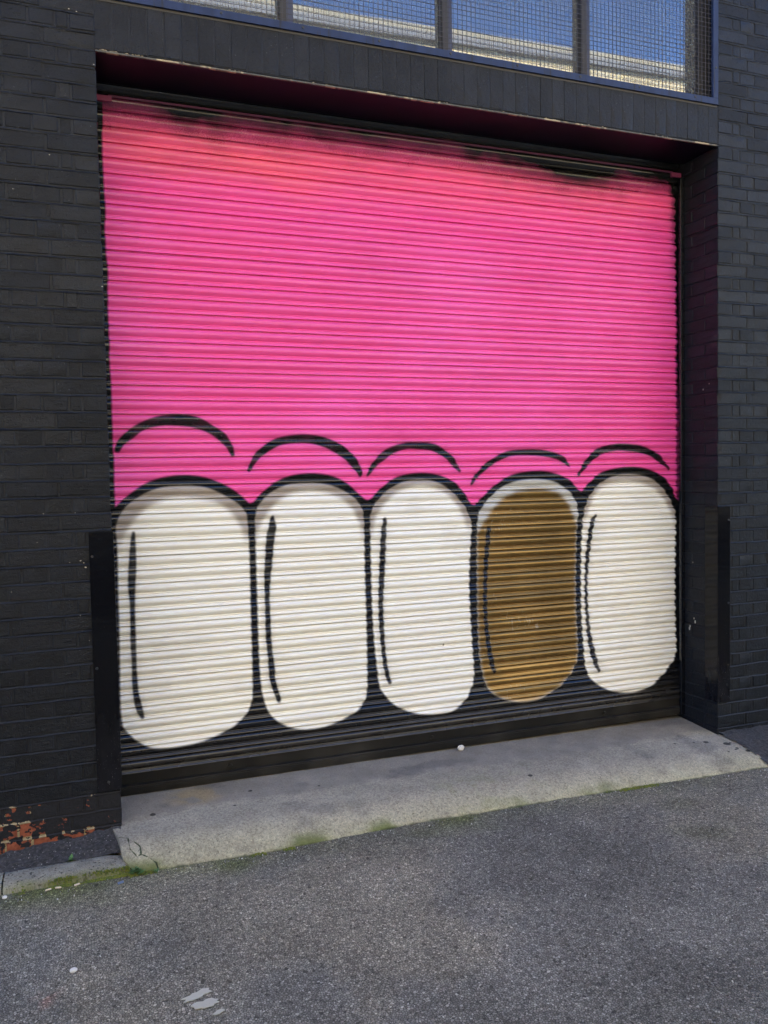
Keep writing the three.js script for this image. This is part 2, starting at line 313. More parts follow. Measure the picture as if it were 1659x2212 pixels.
// ------------------------------------------------------------------ lintel: soldier course on a steel angle
{
  const t = thing('brick_lintel', 'black painted soldier course of upright bricks above the shutter', 'lintel', [0, HEAD, 0]);
  const n = 46, step = W / n;
  for (let i = 0; i < n; i++) {
    const L = step - 0.0045, H = 0.213;
    const key = 'soldier' + Math.floor(R() * 12);
    if (!cache.has(key)) { const g = brickGeo(H, L, 0.1, 3000 + cache.size * 11); g.rotateZ(Math.PI / 2); cache.set(key, g); }
    const m = part(i ? `brick_${String(i).padStart(3, '0')}` : 'brick', cache.get(key), brickMats[R() < 0.8 ? 0 : 2], t);
    m.position.set(step * (i + 0.5), 0.0135 + H / 2 + rr(-0.003, 0.003), rr(-0.0009, 0.0009)); m.rotation.z = rr(-0.006, 0.006);
  }
  part('mortar', mergeGeometries([backing(0, W, 0.012, 0.222, -0.0018), box(0, W, 0.0125, 0.218, -0.10, -0.03)].map((g) => planarUV(g, 1 / 0.6))), mortarMat, t);
  const rust = tex(512, 64, (x, y, o) => { const k = fbm(x / 9, y / 9, 81, 4), c = sstep(0.62, 0.7, fbm(x / 30, y / 14, 82, 3)); o[0] = lerp(0.06, 0.34, c) * (0.6 + k); o[1] = lerp(0.055, 0.27, c) * (0.6 + k); o[2] = lerp(0.045, 0.16, c) * (0.6 + k); }, { srgb: true });
  const ang = box(0.001, W - 0.001, 0.0, 0.009, -0.014, -0.001, 0.002); planarUV(ang, 1);
  part('steel_angle', ang, std({ map: rust, roughness: 0.7 }), t);
  // crumbs of mortar on the angle
  const crumbs = [];
  for (let i = 0; i < 46; i++) { const s = rr(0.002, 0.0055), g = new THREE.IcosahedronGeometry(s, 0); g.scale(1.6, 0.7, 1); g.translate(R() < 0.35 ? rr(0.0, 0.2) : rr(0, W), 0.0105, rr(-0.008, -0.003)); crumbs.push(g); }
  part('mortar_crumbs', mergeGeometries(crumbs), std({ color: lin(0.3, 0.25, 0.17), roughness: 0.95 }), t, 'stuff');
}

// ------------------------------------------------------------------ the building behind and above
{
  const t = thing('brick_building', 'tall black painted building that holds the shutter and the mesh window', 'building', [0, 0, 0]);
  const wallM = std({ color: lin(0.03 * 7, 0.03 * 7, 0.033 * 7), map: brickTone, bumpMap: brickBump, bumpScale: 0.003, roughness: 0.6 });
  const wall = [
    box(-14, -2.2, -0.3, 8.8, -0.46, -0.006), box(W + 2.2, 18, -0.3, 8.8, -0.46, -0.006),
    box(-2.2, -0.006, -0.3, HEAD + COURSE * 5, -0.458, -0.012), box(W + 0.006, W + 2.2, -0.3, HEAD + COURSE * 13, -0.458, -0.012),
    box(-2.2, -0.002, HEAD + COURSE * 5 + 0.002, 8.8, -0.458, -0.003), box(W + 0.002, W + 2.2, HEAD + COURSE * 13 + 0.002, 8.8, -0.458, -0.003),
    box(0.001, W - 0.001, 5.22, 8.8, -0.458, -0.003),
    box(-14, 18, -0.3, 8.8, -9, -0.75),
    box(0.0005, W - 0.0005, HEAD + 0.0125, 3.664, -0.70, -0.30),
  ];
  part('wall', mergeGeometries(wall.map((g) => planarUV(g, 1 / 0.6))), wallM, t);
  part('coping', box(-14, 18, 8.802, 8.88, -0.5, 0.05), std({ color: lin(0.2, 0.2, 0.19), roughness: 0.85 }), t);
}

// ------------------------------------------------------------------ spray paint on the shutter
const TX = { w: 3.45, h: 3.64, n: 2048 };
function polyPath(ctx, a, open) {                                // smooth closed path through the points
  const P = []; for (let i = 0; i + 1 < a.length; i += 2) P.push([a[i], a[i + 1]]);
  const n = P.length; ctx.beginPath();
  if (open) { ctx.moveTo(...P[0]); for (let i = 1; i < n - 1; i++) ctx.quadraticCurveTo(P[i][0], P[i][1], (P[i][0] + P[i + 1][0]) / 2, (P[i][1] + P[i + 1][1]) / 2); ctx.lineTo(...P[n - 1]); return; }
  ctx.moveTo((P[0][0] + P[n - 1][0]) / 2, (P[0][1] + P[n - 1][1]) / 2);
  for (let i = 0; i < n; i++) { const q = P[(i + 1) % n]; ctx.quadraticCurveTo(P[i][0], P[i][1], (P[i][0] + q[0]) / 2, (P[i][1] + q[1]) / 2); }
  ctx.closePath();
}
function mask(draw, blur) {
  const N = TX.n, c = document.createElement('canvas'); c.width = c.height = N;
  const ctx = c.getContext('2d'); ctx.fillStyle = '#000'; ctx.fillRect(0, 0, N, N); ctx.fillStyle = ctx.strokeStyle = '#fff'; ctx.lineCap = ctx.lineJoin = 'round';
  ctx.setTransform(N / (TX.w * 1000), 0, 0, N / (TX.h * 1000), 0, 0);   // millimetres, y up: row 0 is the ground
  draw(ctx);
  const d = ctx.getImageData(0, 0, N, N).data; let a = new Float32Array(N * N); for (let i = 0; i < N * N; i++) a[i] = d[4 * i] / 255;
  for (let pass = 0; pass < 2 && blur; pass++) {                  // two box blurs each way
    const b = new Float32Array(N * N), w = 2 * blur + 1;
    for (let y = 0; y < N; y++) { let s = 0; const o = y * N; for (let x = -blur; x <= blur; x++) s += a[o + clamp(x, 0, N - 1)]; for (let x = 0; x < N; x++) { b[o + x] = s / w; s += a[o + Math.min(N - 1, x + blur + 1)] - a[o + Math.max(0, x - blur)]; } }
    for (let x = 0; x < N; x++) { let s = 0; for (let y = -blur; y <= blur; y++) s += b[clamp(y, 0, N - 1) * N + x]; for (let y = 0; y < N; y++) { a[y * N + x] = s / w; s += b[Math.min(N - 1, y + blur + 1) * N + x] - b[Math.max(0, y - blur) * N + x]; } }
  }
  return a;
}
function strokeVar(ctx, a) {                                      // x, y, width triples
  const P = []; for (let i = 0; i + 2 < a.length; i += 3) P.push([a[i], a[i + 1], a[i + 2]]);
  const S = (q0, q1, q2, q3, t) => { const t2 = t * t, t3 = t2 * t; return 0.5 * (2 * q1 + (q2 - q0) * t + (2 * q0 - 5 * q1 + 4 * q2 - q3) * t2 + (3 * q1 - q0 - 3 * q2 + q3) * t3); };
  for (let i = 0; i < P.length - 1; i++) for (let k = 0; k < 24; k++) {
    const A = P[Math.max(0, i - 1)], B = P[i], C = P[i + 1], D = P[Math.min(P.length - 1, i + 2)], q = [0, 1, 2].map((j) => S(A[j], B[j], C[j], D[j], k / 24));
    ctx.beginPath(); ctx.arc(q[0], q[1], Math.max(3, q[2] / 2), 0, 7); ctx.fill();
  }
}
const mGum = mask((c) => { polyPath(c, ART.gumEdge, true); c.lineTo(3460, 1368); c.lineTo(3460, -10); c.lineTo(-10, -10); c.lineTo(-10, 1420); c.closePath(); c.fill(); }, 2);
const mTeeth = mask((c) => { for (let i = 1; i <= 5; i++) { polyPath(c, ART['tooth' + i]); c.fill(); } }, 2);
const mLit = mask((c) => { for (const i of [1, 2, 3, 5]) { const a = ART['lit' + i]; polyPath(c, [a[0] - 30, -300, ...a, a[a.length - 2] + 30, -300]); c.fill(); } }, 6);
const mGold = mask((c) => { c.save(); polyPath(c, ART.tooth4); c.clip(); c.beginPath(); c.moveTo(ART.goldTop[0] - 30, 1150); for (let i = 0; i < ART.goldTop.length; i += 2) c.lineTo(ART.goldTop[i], ART.goldTop[i + 1]); c.lineTo(2700, 1268); c.lineTo(2700, 0); c.lineTo(1900, 0); c.closePath(); c.fill(); c.restore(); }, 6);
const mInk = mask((c) => { for (let i = 1; i <= 5; i++) { strokeVar(c, ART['crease' + i]); strokeVar(c, ART['glint' + i]); } }, 2);
const mHalo = mask((c) => { for (let i = 1; i <= 5; i++) { strokeVar(c, ART['crease' + i]); strokeVar(c, ART['glint' + i]); } }, 9);
const paint = new Float32Array(TX.n * TX.n);                      // 0 black gloss, 1 colour coat, 2 gold
const paintMap = tex(TX.n, TX.n, (px, py, o) => {
  const k = py * TX.n + px, x = (px / TX.n) * TX.w, y = (py / TX.n) * TX.h;
  const n1 = fbm(x * 3.1, y * 4, 101, 4), n2 = fbm(x * 14, y * 18, 103, 3), n3 = vnoise(x * 420, y * 420, 107);
  // pink coat, warmer coral towards the top, cloudy passes of a lighter and a deeper pink
  const coral = 0.85 * clamp(sstep(2.95, 3.2, y + 0.2 * (n1 - 0.5)) * sstep(3.42, 3.22, y + 0.1 * (n1 - 0.5)) * (0.35 + 1.0 * (fbm(x * 1.3 + 4, y * 3, 109, 3) - 0.25)));
  const pale = clamp(1.8 * (fbm(x * 1.7, y * 2.2, 113, 4) - 0.42)) * sstep(3.1, 2.7, y);
  let r = lerp(0.79, 0.83, coral), g = lerp(0.076, 0.125, coral), b = lerp(0.325, 0.20, coral);
  r = lerp(r, 0.86, pale); g = lerp(g, 0.112, pale); b = lerp(b, 0.43, pale);
  const cloud = 1 - 0.06 * sstep(0.55, 0.8, fbm(x * 2.2, y * 9, 115, 3)); r *= cloud; g *= cloud; b *= cloud;
  // black overspray: at the head, along both sides, a few smoky passes
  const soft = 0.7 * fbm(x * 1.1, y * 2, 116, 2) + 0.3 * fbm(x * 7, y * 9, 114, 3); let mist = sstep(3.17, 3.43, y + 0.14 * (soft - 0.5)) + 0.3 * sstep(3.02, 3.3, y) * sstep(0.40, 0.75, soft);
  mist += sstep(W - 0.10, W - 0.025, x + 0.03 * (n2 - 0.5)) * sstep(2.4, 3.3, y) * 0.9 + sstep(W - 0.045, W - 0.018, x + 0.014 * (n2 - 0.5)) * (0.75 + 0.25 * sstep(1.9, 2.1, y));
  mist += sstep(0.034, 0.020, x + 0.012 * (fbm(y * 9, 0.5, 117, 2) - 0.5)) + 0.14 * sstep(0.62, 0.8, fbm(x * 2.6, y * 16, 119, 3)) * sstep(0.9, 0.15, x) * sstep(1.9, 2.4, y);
  mist = clamp(mist); mist = clamp(mist + (hash(px, py, 118) - 0.5) * 1.2 * mist * (1 - mist));
  let coat = 1 - mist;
  const ink = clamp(Math.max(mGum[k], mInk[k]));
  const black = 0.009;
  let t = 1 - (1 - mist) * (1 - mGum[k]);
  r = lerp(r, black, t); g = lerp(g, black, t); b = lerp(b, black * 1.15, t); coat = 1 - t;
  // teeth: warm white with a taupe shade under the crown, one gold
  const te = mTeeth[k];
  if (te > 0.002) {
    const go = mGold[k], four = x > 1.97 && x < 2.68;
    const blot = fbm(x * 5, y * 8, 121, 4), warm = fbm(x * 1.6, y * 2.1, 123, 3);
    let wr = 0.81, wg = lerp(0.775, 0.80, warm), wb = lerp(0.69, 0.78, warm);
    const sm = 1 - 0.09 * sstep(0.55, 0.85, blot); wr *= sm; wg *= sm; wb *= sm;
    const sh = four ? 0.85 : (1 - mLit[k]) * sstep(1.18, 1.34, y);
    const tr = four ? [0.40, 0.40, 0.39] : [0.34, 0.295, 0.265];
    wr = lerp(wr, tr[0], sh); wg = lerp(wg, tr[1], sh); wb = lerp(wb, tr[2], sh);
    const gk = 0.72 + 0.4 * (fbm(x * 2.5, y * 30, 127, 3) - 0.3) + 0.35 * (fbm(x * 9, y * 1.6, 128, 3) - 0.5) + 0.3 * sstep(0.6, 0.25, y);
    wr = lerp(wr, 0.30 * gk, go); wg = lerp(wg, 0.185 * gk, go); wb = lerp(wb, 0.060 * gk, go);
    const scuff = 0.5 * go * sstep(0.80, 0.9, vnoise(x * 130, y * 45, 131)) * sstep(0.58, 0.7, fbm(x * 4, y * 6, 133, 2)); wr = lerp(wr, 0.5, scuff); wg = lerp(wg, 0.42, scuff); wb = lerp(wb, 0.3, scuff);
    r = lerp(r, wr, te); g = lerp(g, wg, te); b = lerp(b, wb, te); coat = lerp(coat, 1 + go, te);
  }
  const ik = Math.max(clamp(mInk[k] * (0.93 + 0.12 * n2)), 0.35 * mHalo[k] * (0.5 + n2)); r = lerp(r, black, ik); g = lerp(g, black, ik); b = lerp(b, black * 1.15, ik); coat = lerp(coat, 0, ik);
  const nick = sstep(0.010, 0.006, Math.hypot((x - 1.77) * 1.4, y - 0.60) + 0.006 * (n2 - 0.5)); r *= 1 - 0.95 * nick; g *= 1 - 0.95 * nick; b *= 1 - 0.95 * nick;
  // road dirt near the foot, fine specks
  const dirt = sstep(0.30, 0.02, y) * (0.2 + 0.8 * n2) * 0.05; r += dirt * 0.9; g += dirt * 0.8; b += dirt * 0.66;
  if (n3 > 0.995 && vnoise(x * 9, y * 9, 139) > 0.6) { r *= 0.45; g *= 0.45; b *= 0.45; }
  paint[k] = coat; o[0] = r; o[1] = g; o[2] = b;
}, { srgb: true, repeat: false });
const paintSheen = tex(1024, 1024, (x, y, o) => {                 // g roughness, b metalness
  const c = paint[(y * 2) * TX.n + x * 2], Y = (y / 1024) * TX.h, n = fbm(x / 40, y / 40, 141, 3);
  const col = clamp(c), go = clamp(c - 1);
  o[0] = 0; o[1] = lerp(lerp(0.20, 0.34, col), 0.36, go) + 0.10 * (n - 0.5) + 0.22 * sstep(0.28, 0.0, Y) * n; o[2] = 0.7 * go;
}, { repeat: false });
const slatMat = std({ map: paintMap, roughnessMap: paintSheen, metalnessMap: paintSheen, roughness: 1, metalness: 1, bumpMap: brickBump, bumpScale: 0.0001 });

// ------------------------------------------------------------------ roller shutter
{
  const t = thing('roller_shutter', 'pink roller shutter painted with a row of big teeth, one of them gold', 'shutter', [0, 0, 0]);
  const joint = (i) => 3.3096 - 0.07033 * i + 8.03e-5 * (i - 23) * (i - 23);   // height of the ridge under lath i
  const Z = -0.333;
  // one lath from its top (0) to its foot (1): the bulge, the small lip, the turned-out hook, the gap
  const prof = [[0, -0.005], [0.012, -0.001]];
  for (let k = 1; k < 12; k++) { const s = k / 12, a = Math.pow(s, 0.9); prof.push([0.012 + 0.638 * s, 0.0142 * Math.pow(Math.sin(Math.PI * a), 0.9)]); }
  prof.push([0.65, 0.0], [0.662, 0.0006], [0.685, 0.0030], [0.705, 0.0036], [0.735, 0.0018], [0.765, 0.0016], [0.80, 0.0034], [0.86, 0.0080], [0.905, 0.0102], [0.935, 0.0098], [0.95, 0.004], [0.96, -0.005], [1, -0.005]);
  const nx = 14;
  for (let i = -4; i <= 46; i++) {
    const yb = joint(i) - 0.2 * 0.0703, ya = joint(i - 1) - 0.2 * 0.0703, H = ya - yb, r = rng(700 + i);
    const ph = rr(0, 9, r), am = rr(0.0003, 0.0012, r), dy = rr(-0.0006, 0.0006, r), dz = rr(-0.0006, 0.0006, r), tilt = rr(-0.0008, 0.0008, r);
    const g = gridGeo(nx, prof.length - 1, (c, k) => {
      const x = lerp(0.004, W - 0.004, c / nx), [s, z] = prof[prof.length - 1 - k];
      return [x, ya - s * H + dy + tilt * (c / nx - 0.5), Z + z + dz + am * Math.sin(ph + c * 1.1) * Math.sin(Math.PI * s)];
    }, (q) => [q[0] / TX.w, q[1] / TX.h]);
    // gridGeo winds for a ground sheet: turn the faces to the street
    const ix = g.index.array; const p = g.attributes.position;
    const e1 = new THREE.Vector3().fromBufferAttribute(p, ix[1]).sub(new THREE.Vector3().fromBufferAttribute(p, ix[0])), e2 = new THREE.Vector3().fromBufferAttribute(p, ix[2]).sub(new THREE.Vector3().fromBufferAttribute(p, ix[0]));
    if (e1.cross(e2).z < 0) { for (let k = 0; k < ix.length; k += 3) { const q = ix[k + 1]; ix[k + 1] = ix[k + 2]; ix[k + 2] = q; } g.computeVertexNormals(); }
    part('slat', toCreasedNormals(g, 1.0), slatMat, t);
  }
  const dust = tex(512, 128, (x, y, o) => { const n = fbm(x / 22, y / 22, 151, 4), m = sstep(0.4, 0.75, fbm(x / 60, y / 20, 153, 3)); const k = lerp(0.010, 0.04, m * n); o[0] = k; o[1] = k * 0.92; o[2] = k * 0.8; }, { srgb: true });
  const railMat = std({ map: dust, roughness: 0.45, specularIntensity: 0.6 });
  const gloss = std({ color: lin(0.007, 0.0075, 0.010), roughness: 0.24 });
  const yT = joint(46) - 0.2 * 0.0703;
  const rail = [box(0.006, W - 0.006, 0.05, yT + 0.002, -0.338, -0.331, 0.001), box(0.003, W - 0.003, 0.046, 0.056, -0.338, -0.296, 0.002), box(0.003, W - 0.003, 0.026, 0.0455, -0.304, -0.2965, 0.001), box(0.003, W - 0.003, 0.008, 0.026, -0.330, -0.303, 0.003)];
  part('bottom_rail', mergeGeometries(rail.map((g) => planarUV(g, 0.45))), railMat, t);
  for (const x of [0.55, 1.69, 2.85]) { const g = new THREE.CylinderGeometry(0.011, 0.012, 0.008, 12); g.rotateX(Math.PI / 2); g.translate(x, 0.077, -0.327); part('bolt', g, railMat, t); }
  for (const s of [0, 1]) {
    const x0 = s ? W - 0.030 : 0.0008, x1 = s ? W - 0.001 : 0.0036;
    part('guide_rail', mergeGeometries([box(x0, x1, 0.012, 3.365, -0.302, -REVEAL, s ? 0.002 : 0.0005), box(s ? x0 : x0, s ? x1 : x1, 0.012, 3.365, -0.375, -0.345, 0.001), box(s ? W - 0.004 : 0.0008, s ? W - 0.001 : 0.003, 0.012, 3.365, -0.345, -0.302)]), gloss, t);
    const bx = s ? W - 0.075 : 0.004; part('stop_block', box(bx, bx + 0.071, 3.375, 3.402, -0.322, -0.305, 0.002), slatMat.clone(), t);
    if (!s) continue;
    const b = new THREE.CylinderGeometry(0.007, 0.007, 0.004, 14); b.rotateX(Math.PI / 2); b.translate((x0 + x1) / 2, 0.6, -REVEAL + 0.002); part('bolt', b, gloss, t);
  }
  for (const m of t.children.filter((c) => c.name === 'stop_block')) { m.material = std({ color: lin(0.22, 0.03, 0.09), roughness: 0.5 }); }
  part('header_bar', box(0.06, W - 0.06, 3.402, 3.412, -0.326, -0.316, 0.002), std({ color: lin(0.10, 0.02, 0.06), roughness: 0.4 }), t);
  part('soffit_panel', mergeGeometries([box(0.002, W - 0.002, HEAD + 0.001, HEAD + 0.011, -0.286, -0.0145, 0.001)]), std({ color: lin(0.006, 0.005, 0.012), roughness: 0.35, specularIntensity: 0.2 }), t);
}

// ------------------------------------------------------------------ corner guards
{
  const specks = tex(512, 1024, (x, y, o) => { const n = vnoise(x / 5, y / 5, 161), low = sstep(420, 0, y), c = sstep(0.985 - 0.06 * low, 0.995 - 0.04 * low, n), f = fbm(x / 40, y / 60, 163, 3); const b = 0.004 + 0.010 * low * f; o[0] = lerp(b, 0.25, c); o[1] = lerp(b, 0.24, c); o[2] = lerp(b * 1.25, 0.23, c); }, { srgb: true, repeat: false });
  const m = std({ map: specks, roughness: 0.12, specularIntensity: 0.4, bumpMap: brickBump, bumpScale: 0.0002 });
  for (const [edge, dir, label] of [[0, -1, 'black steel corner guard on the left wall, screwed through its face'], [W, 1, 'black steel corner guard on the right wall edge, mirroring the shutter']]) {
    const t = thing('corner_guard', label, 'corner guard', [edge, 0.162, 0], 'steel corner guards beside the shutter');
    const h = 1.18, uvb = (g) => { planarUV(g, 1); const uv = g.attributes.uv; for (let i = 0; i < uv.count; i++) uv.setXY(i, mod(uv.getX(i) * 5 + 0.5, 1) * 0.98, uv.getY(i) / h); return g; };
    const face = box(dir < 0 ? -0.098 : -0.0065, dir < 0 ? 0.0065 : 0.086, 0, h, 0.0015, 0.0075, 0.0012), leg = box(dir < 0 ? 0.0015 : -0.0072, dir < 0 ? 0.0072 : -0.0015, 0, h, -0.098, 0.0014, 0.0006);
    const g = mergeGeometries([face, leg].map(uvb));
    part('plate', g, m, t);
    const screws = dir < 0 ? [[-0.086, 1.07], [-0.083, 0.565], [-0.05, 0.04]] : [[0.074, 1.1], [0.073, 0.6]];
    for (const [x, y] of screws) { const s = new THREE.CylinderGeometry(0.0052, 0.006, 0.003, 12); s.rotateX(Math.PI / 2); s.translate(x, y, 0.009); part('screw', s, std({ color: lin(0.08, 0.08, 0.085), roughness: 0.35, metalness: 0.8 }), t); }
  }
}

// ------------------------------------------------------------------ window above: steel frame, wire mesh, glass
{
  const t = thing('mesh_window', 'wide window behind welded wire mesh in a blue grey steel frame, above the lintel', 'window', [0, 3.668, 0]);
  const top = 1.54, L0 = 0.008, R0 = W - 0.008, fw = 0.036;
  const blueTex = tex(1024, 64, (x, y, o) => { const n = fbm(x / 25, y / 12, 171, 4), c = sstep(0.70, 0.78, fbm(x / 12, y / 9, 173, 3)); o[0] = lerp(0.014, 0.016, c) * (0.7 + 0.6 * n); o[1] = lerp(0.026, 0.018, c) * (0.7 + 0.6 * n); o[2] = lerp(0.072, 0.03, c) * (0.7 + 0.6 * n); }, { srgb: true });
  const blue = std({ map: blueTex, roughness: 0.6, specularIntensity: 0.6 }), dark = std({ color: lin(0.02, 0.018, 0.018), roughness: 0.5 }), stile = std({ color: lin(0.025, 0.035, 0.085), roughness: 0.3 });
  const bars = [box(L0, R0, 0.012, 0.012 + fw, -0.006, 0.012, 0.0015), box(L0, R0, top - fw, top, -0.006, 0.012, 0.0015), box(L0, L0 + fw, 0.0122 + fw, top - fw - 0.0002, -0.006, 0.012, 0.0015), box(R0 - fw, R0, 0.0122 + fw, top - fw - 0.0002, -0.006, 0.012, 0.0015)];
  part('frame', mergeGeometries(bars.map((g) => planarUV(g, 1))), blue, t);
  const wires = [], d = 0.0009;
  for (let x = L0 + fw - 0.012; x < R0 - fw + 0.012; x += 0.0254) wires.push(box(x - d, x + d, 0.03, top - 0.03, -0.0025, -0.0003));
  for (let y = 0.012 + fw - 0.006; y < top - fw; y += 0.0254) wires.push(box(L0 + 0.03, R0 - 0.03, y - d, y + d, -0.0048, -0.0027));
  part('wire_mesh', mergeGeometries(wires), std({ color: lin(0.055, 0.052, 0.06), roughness: 0.5, metalness: 0.3 }), t, 'stuff');
  for (let i = 0; i < 9; i++) { const b = new THREE.CylinderGeometry(0.006, 0.0065, 0.003, 12); b.rotateX(Math.PI / 2); b.translate(0.17 + i * 0.385, 0.012 + fw / 2 + 0.004, 0.0135); part('screw', b, dark, t); }
  for (const y of [0.22, 0.62]) { const b = new THREE.CylinderGeometry(0.006, 0.0065, 0.003, 12); b.rotateX(Math.PI / 2); b.translate(R0 - fw / 2, y, 0.0135); part('screw', b, dark, t); }
  part('sill', box(L0, R0, 0.0, 0.0115, -0.13, 0.002), dark, t);
  const G = -0.105, mull = [0.862, 1.715, 2.557];
  for (const x of mull) { part('mullion', box(x - 0.017, x + 0.017, 0.012, top, G - 0.01, G + 0.045, 0.002), dark, t); part('stile', box(x + 0.0175, x + 0.058, 0.012, top, G - 0.012, G + 0.006, 0.001), stile, t); }
  part('jamb', box(W - 0.075, W - 0.001, 0.012, top, G - 0.012, G + 0.03, 0.002), dark, t); part('jamb', box(0.001, 0.05, 0.012, top, G - 0.012, G + 0.03, 0.002), dark, t);
  part('bottom_bead', box(0.051, W - 0.076, 0.012, 0.035, G - 0.010, G + 0.016, 0.002), dark, t);
  const glass = new THREE.MeshPhysicalMaterial({ color: lin(0.62, 0.66, 0.66), roughness: 0.02, transmission: 0.82, thickness: 0, ior: 2.5 });
  const edges = [0.05, ...mull, W - 0.075];
  for (let i = 0; i < 4; i++) {
    const x0 = edges[i] + (i ? 0.0585 : 0.0005), x1 = edges[i + 1] - (i < 3 ? 0.0175 : 0.0005), g = new THREE.PlaneGeometry(x1 - x0, top - 0.036);
    const p = part('pane', g, glass, t); p.position.set((x0 + x1) / 2, 0.036 + (top - 0.036) / 2, G - 0.003); p.rotation.x = rr(-0.0008, 0.0008); p.rotation.y = rr(-0.0015, 0.0015);
  }
  part('room_behind', mergeGeometries([box(0.0, W, 0.0, top, -0.70, -0.69), box(0.0, W, -0.001, 0.0, -0.69, -0.14)]), std({ color: lin(0.03, 0.03, 0.035), roughness: 0.9 }), t);
}

// ------------------------------------------------------------------ ground
const frontZ = (x) => { const P = [[-3, 0.30], [0.04, 0.308], [0.64, 0.331], [1.32, 0.307], [2.25, 0.334], [3.41, 0.388], [6, 0.40]]; let i = 0; while (i < P.length - 2 && x > P[i + 1][0]) i++; const [a, b] = [P[i], P[i + 1]]; return lerp(a[1], b[1], clamp((x - a[0]) / (b[0] - a[0]))); };
// asphalt: grey chippings in dark bitumen
const AS = 2048, AN = 225;                                        // 2 m tile, 8 mm chippings
const chip = new Float32Array(AS * AS), chipTone = new Float32Array(AS * AS);
for (let y = 0; y < AS; y++) for (let x = 0; x < AS; x++) {
  const u = (x / AS) * AN, v = (y / AS) * AN, cx = Math.floor(u), cy = Math.floor(v); let d1 = 9, d2 = 9, id = 0;
  for (let j = -1; j <= 1; j++) for (let i = -1; i <= 1; i++) { const a = mod(cx + i, AN), b = mod(cy + j, AN), dx = cx + i + hash(a, b, 1) - u, dy = cy + j + hash(a, b, 2) - v, w = 0.8 + 0.5 * hash(a, b, 6), d = Math.sqrt(dx * dx + dy * dy) * w; if (d < d1) { d2 = d1; d1 = d; id = a * 1000 + b; } else if (d < d2) d2 = d; }
  chip[y * AS + x] = sstep(0.02, 0.32, d2 - d1) * (0.55 + 0.45 * hash(id, 5, 3)); chipTone[y * AS + x] = hash(id, 7, 4) + 0.12 * (hash(x, y, 9) - 0.5);
}
const asphaltMap = tex(AS, AS, (x, y, o) => {
  const k = y * AS + x, c = chip[k], t = chipTone[k], s = sstep(0.15, 0.55, c), big = fbm((x / AS) * 8, (y / AS) * 8, 181, 4, 8);
  let a = lerp(0.05, 0.10 + 0.155 * t + (t > 0.975 ? 0.16 : 0), s); a *= 0.75 + 0.5 * big;
  const h = hash(Math.floor(t * 9999), 3, 8);
  o[0] = a * (1 + 0.05 * (h - 0.5)); o[1] = a * (0.945 + 0.02 * (h - 0.5)); o[2] = a * (0.81 - 0.10 * (h - 0.4));
}, { srgb: true });
const asphaltBump = tex(1024, 1024, (x, y, o) => { const k = y * 2 * AS + x * 2; o[0] = o[1] = o[2] = 0.2 + 0.6 * chip[k] + 0.15 * chipTone[k]; });
{
  const xs = [-80, -40, -20, -10, -6, -4, -3, -2.2, -1.6]; for (let x = -1.2; x < 4.6; x += 0.03) xs.push(x); xs.push(4.8, 5.2, 6, 7, 9, 12, 18, 30, 60, 90);
  const zs = [-60, -20, -9, -2, -0.4, 0.05]; for (let z = 0.13; z < 2.6; z += 0.03) zs.push(z); zs.push(2.8, 3.1, 3.5, 4, 5, 6, 8, 14, 30, 70);
  const g = gridGeo(xs.length - 1, zs.length - 1, (i, j) => {
    const x = xs[i], z = zs[j], near = x > -1.3 && x < 4.8 && z > 0.1 && z < 2.7;
    return [x, ROAD + (near ? 0.006 * (fbm(x * 3, z * 3, 191, 3) - 0.5) - 0.002 : -0.002), z];
  }, (q) => [q[0] / 2, q[2] / 2], (q) => {
    const [x, , z] = q, e = z - frontZ(x);
    let a = 1.12 + 1.15 * (fbm(x * 1.1, z * 1.1, 193, 4) - 0.5) + 0.3 * (fbm(x * 7, z * 7, 194, 3) - 0.5);
    const wm = sstep(1.0, 1.3, a) * 0.10; let c = [a * (1 + wm * 0.5), a, a * (1 - wm)];
    const moss = sstep(0.22, 0.0, e + 0.16 * (fbm(x * 6, z * 6, 195, 3) - 0.5)) * (0.25 + 0.75 * sstep(0.4, 0.62, fbm(x * 3.3, z * 5, 197, 3))) * sstep(3.3, 2.2, x);
    c = [c[0] * lerp(1, 0.62, moss), c[1] * lerp(1, 0.74, moss), c[2] * lerp(1, 0.34, moss)];
    const oil = Math.max(sstep(0.20, 0.06, Math.hypot((x - 2.52) / 1.0, (z - 0.86) / 0.55 + 0.1 * Math.sin(x * 9))), sstep(0.16, 0.05, Math.hypot(x - 2.62, (z - 0.60) * 1.6))) * 0.4;
    c = [c[0] * (1 - 0.55 * oil), c[1] * (1 - 0.5 * oil), c[2] * (1 - 0.68 * oil)];
    
    const red = 0.5 * sstep(0.06, 0.02, Math.hypot(x + 0.27, (z - 1.06) * 1.2)) * sstep(0.45, 0.6, fbm(x * 30, z * 30, 199, 2)); c = [c[0] * (1 + 0.9 * red), c[1], c[2] * (1 - 0.1 * red)];
    return c;
  });
  struct('road', g, std({ map: asphaltMap, bumpMap: asphaltBump, bumpScale: 0.004, roughness: 0.9, specularIntensity: 0.35, vertexColors: true }));
}
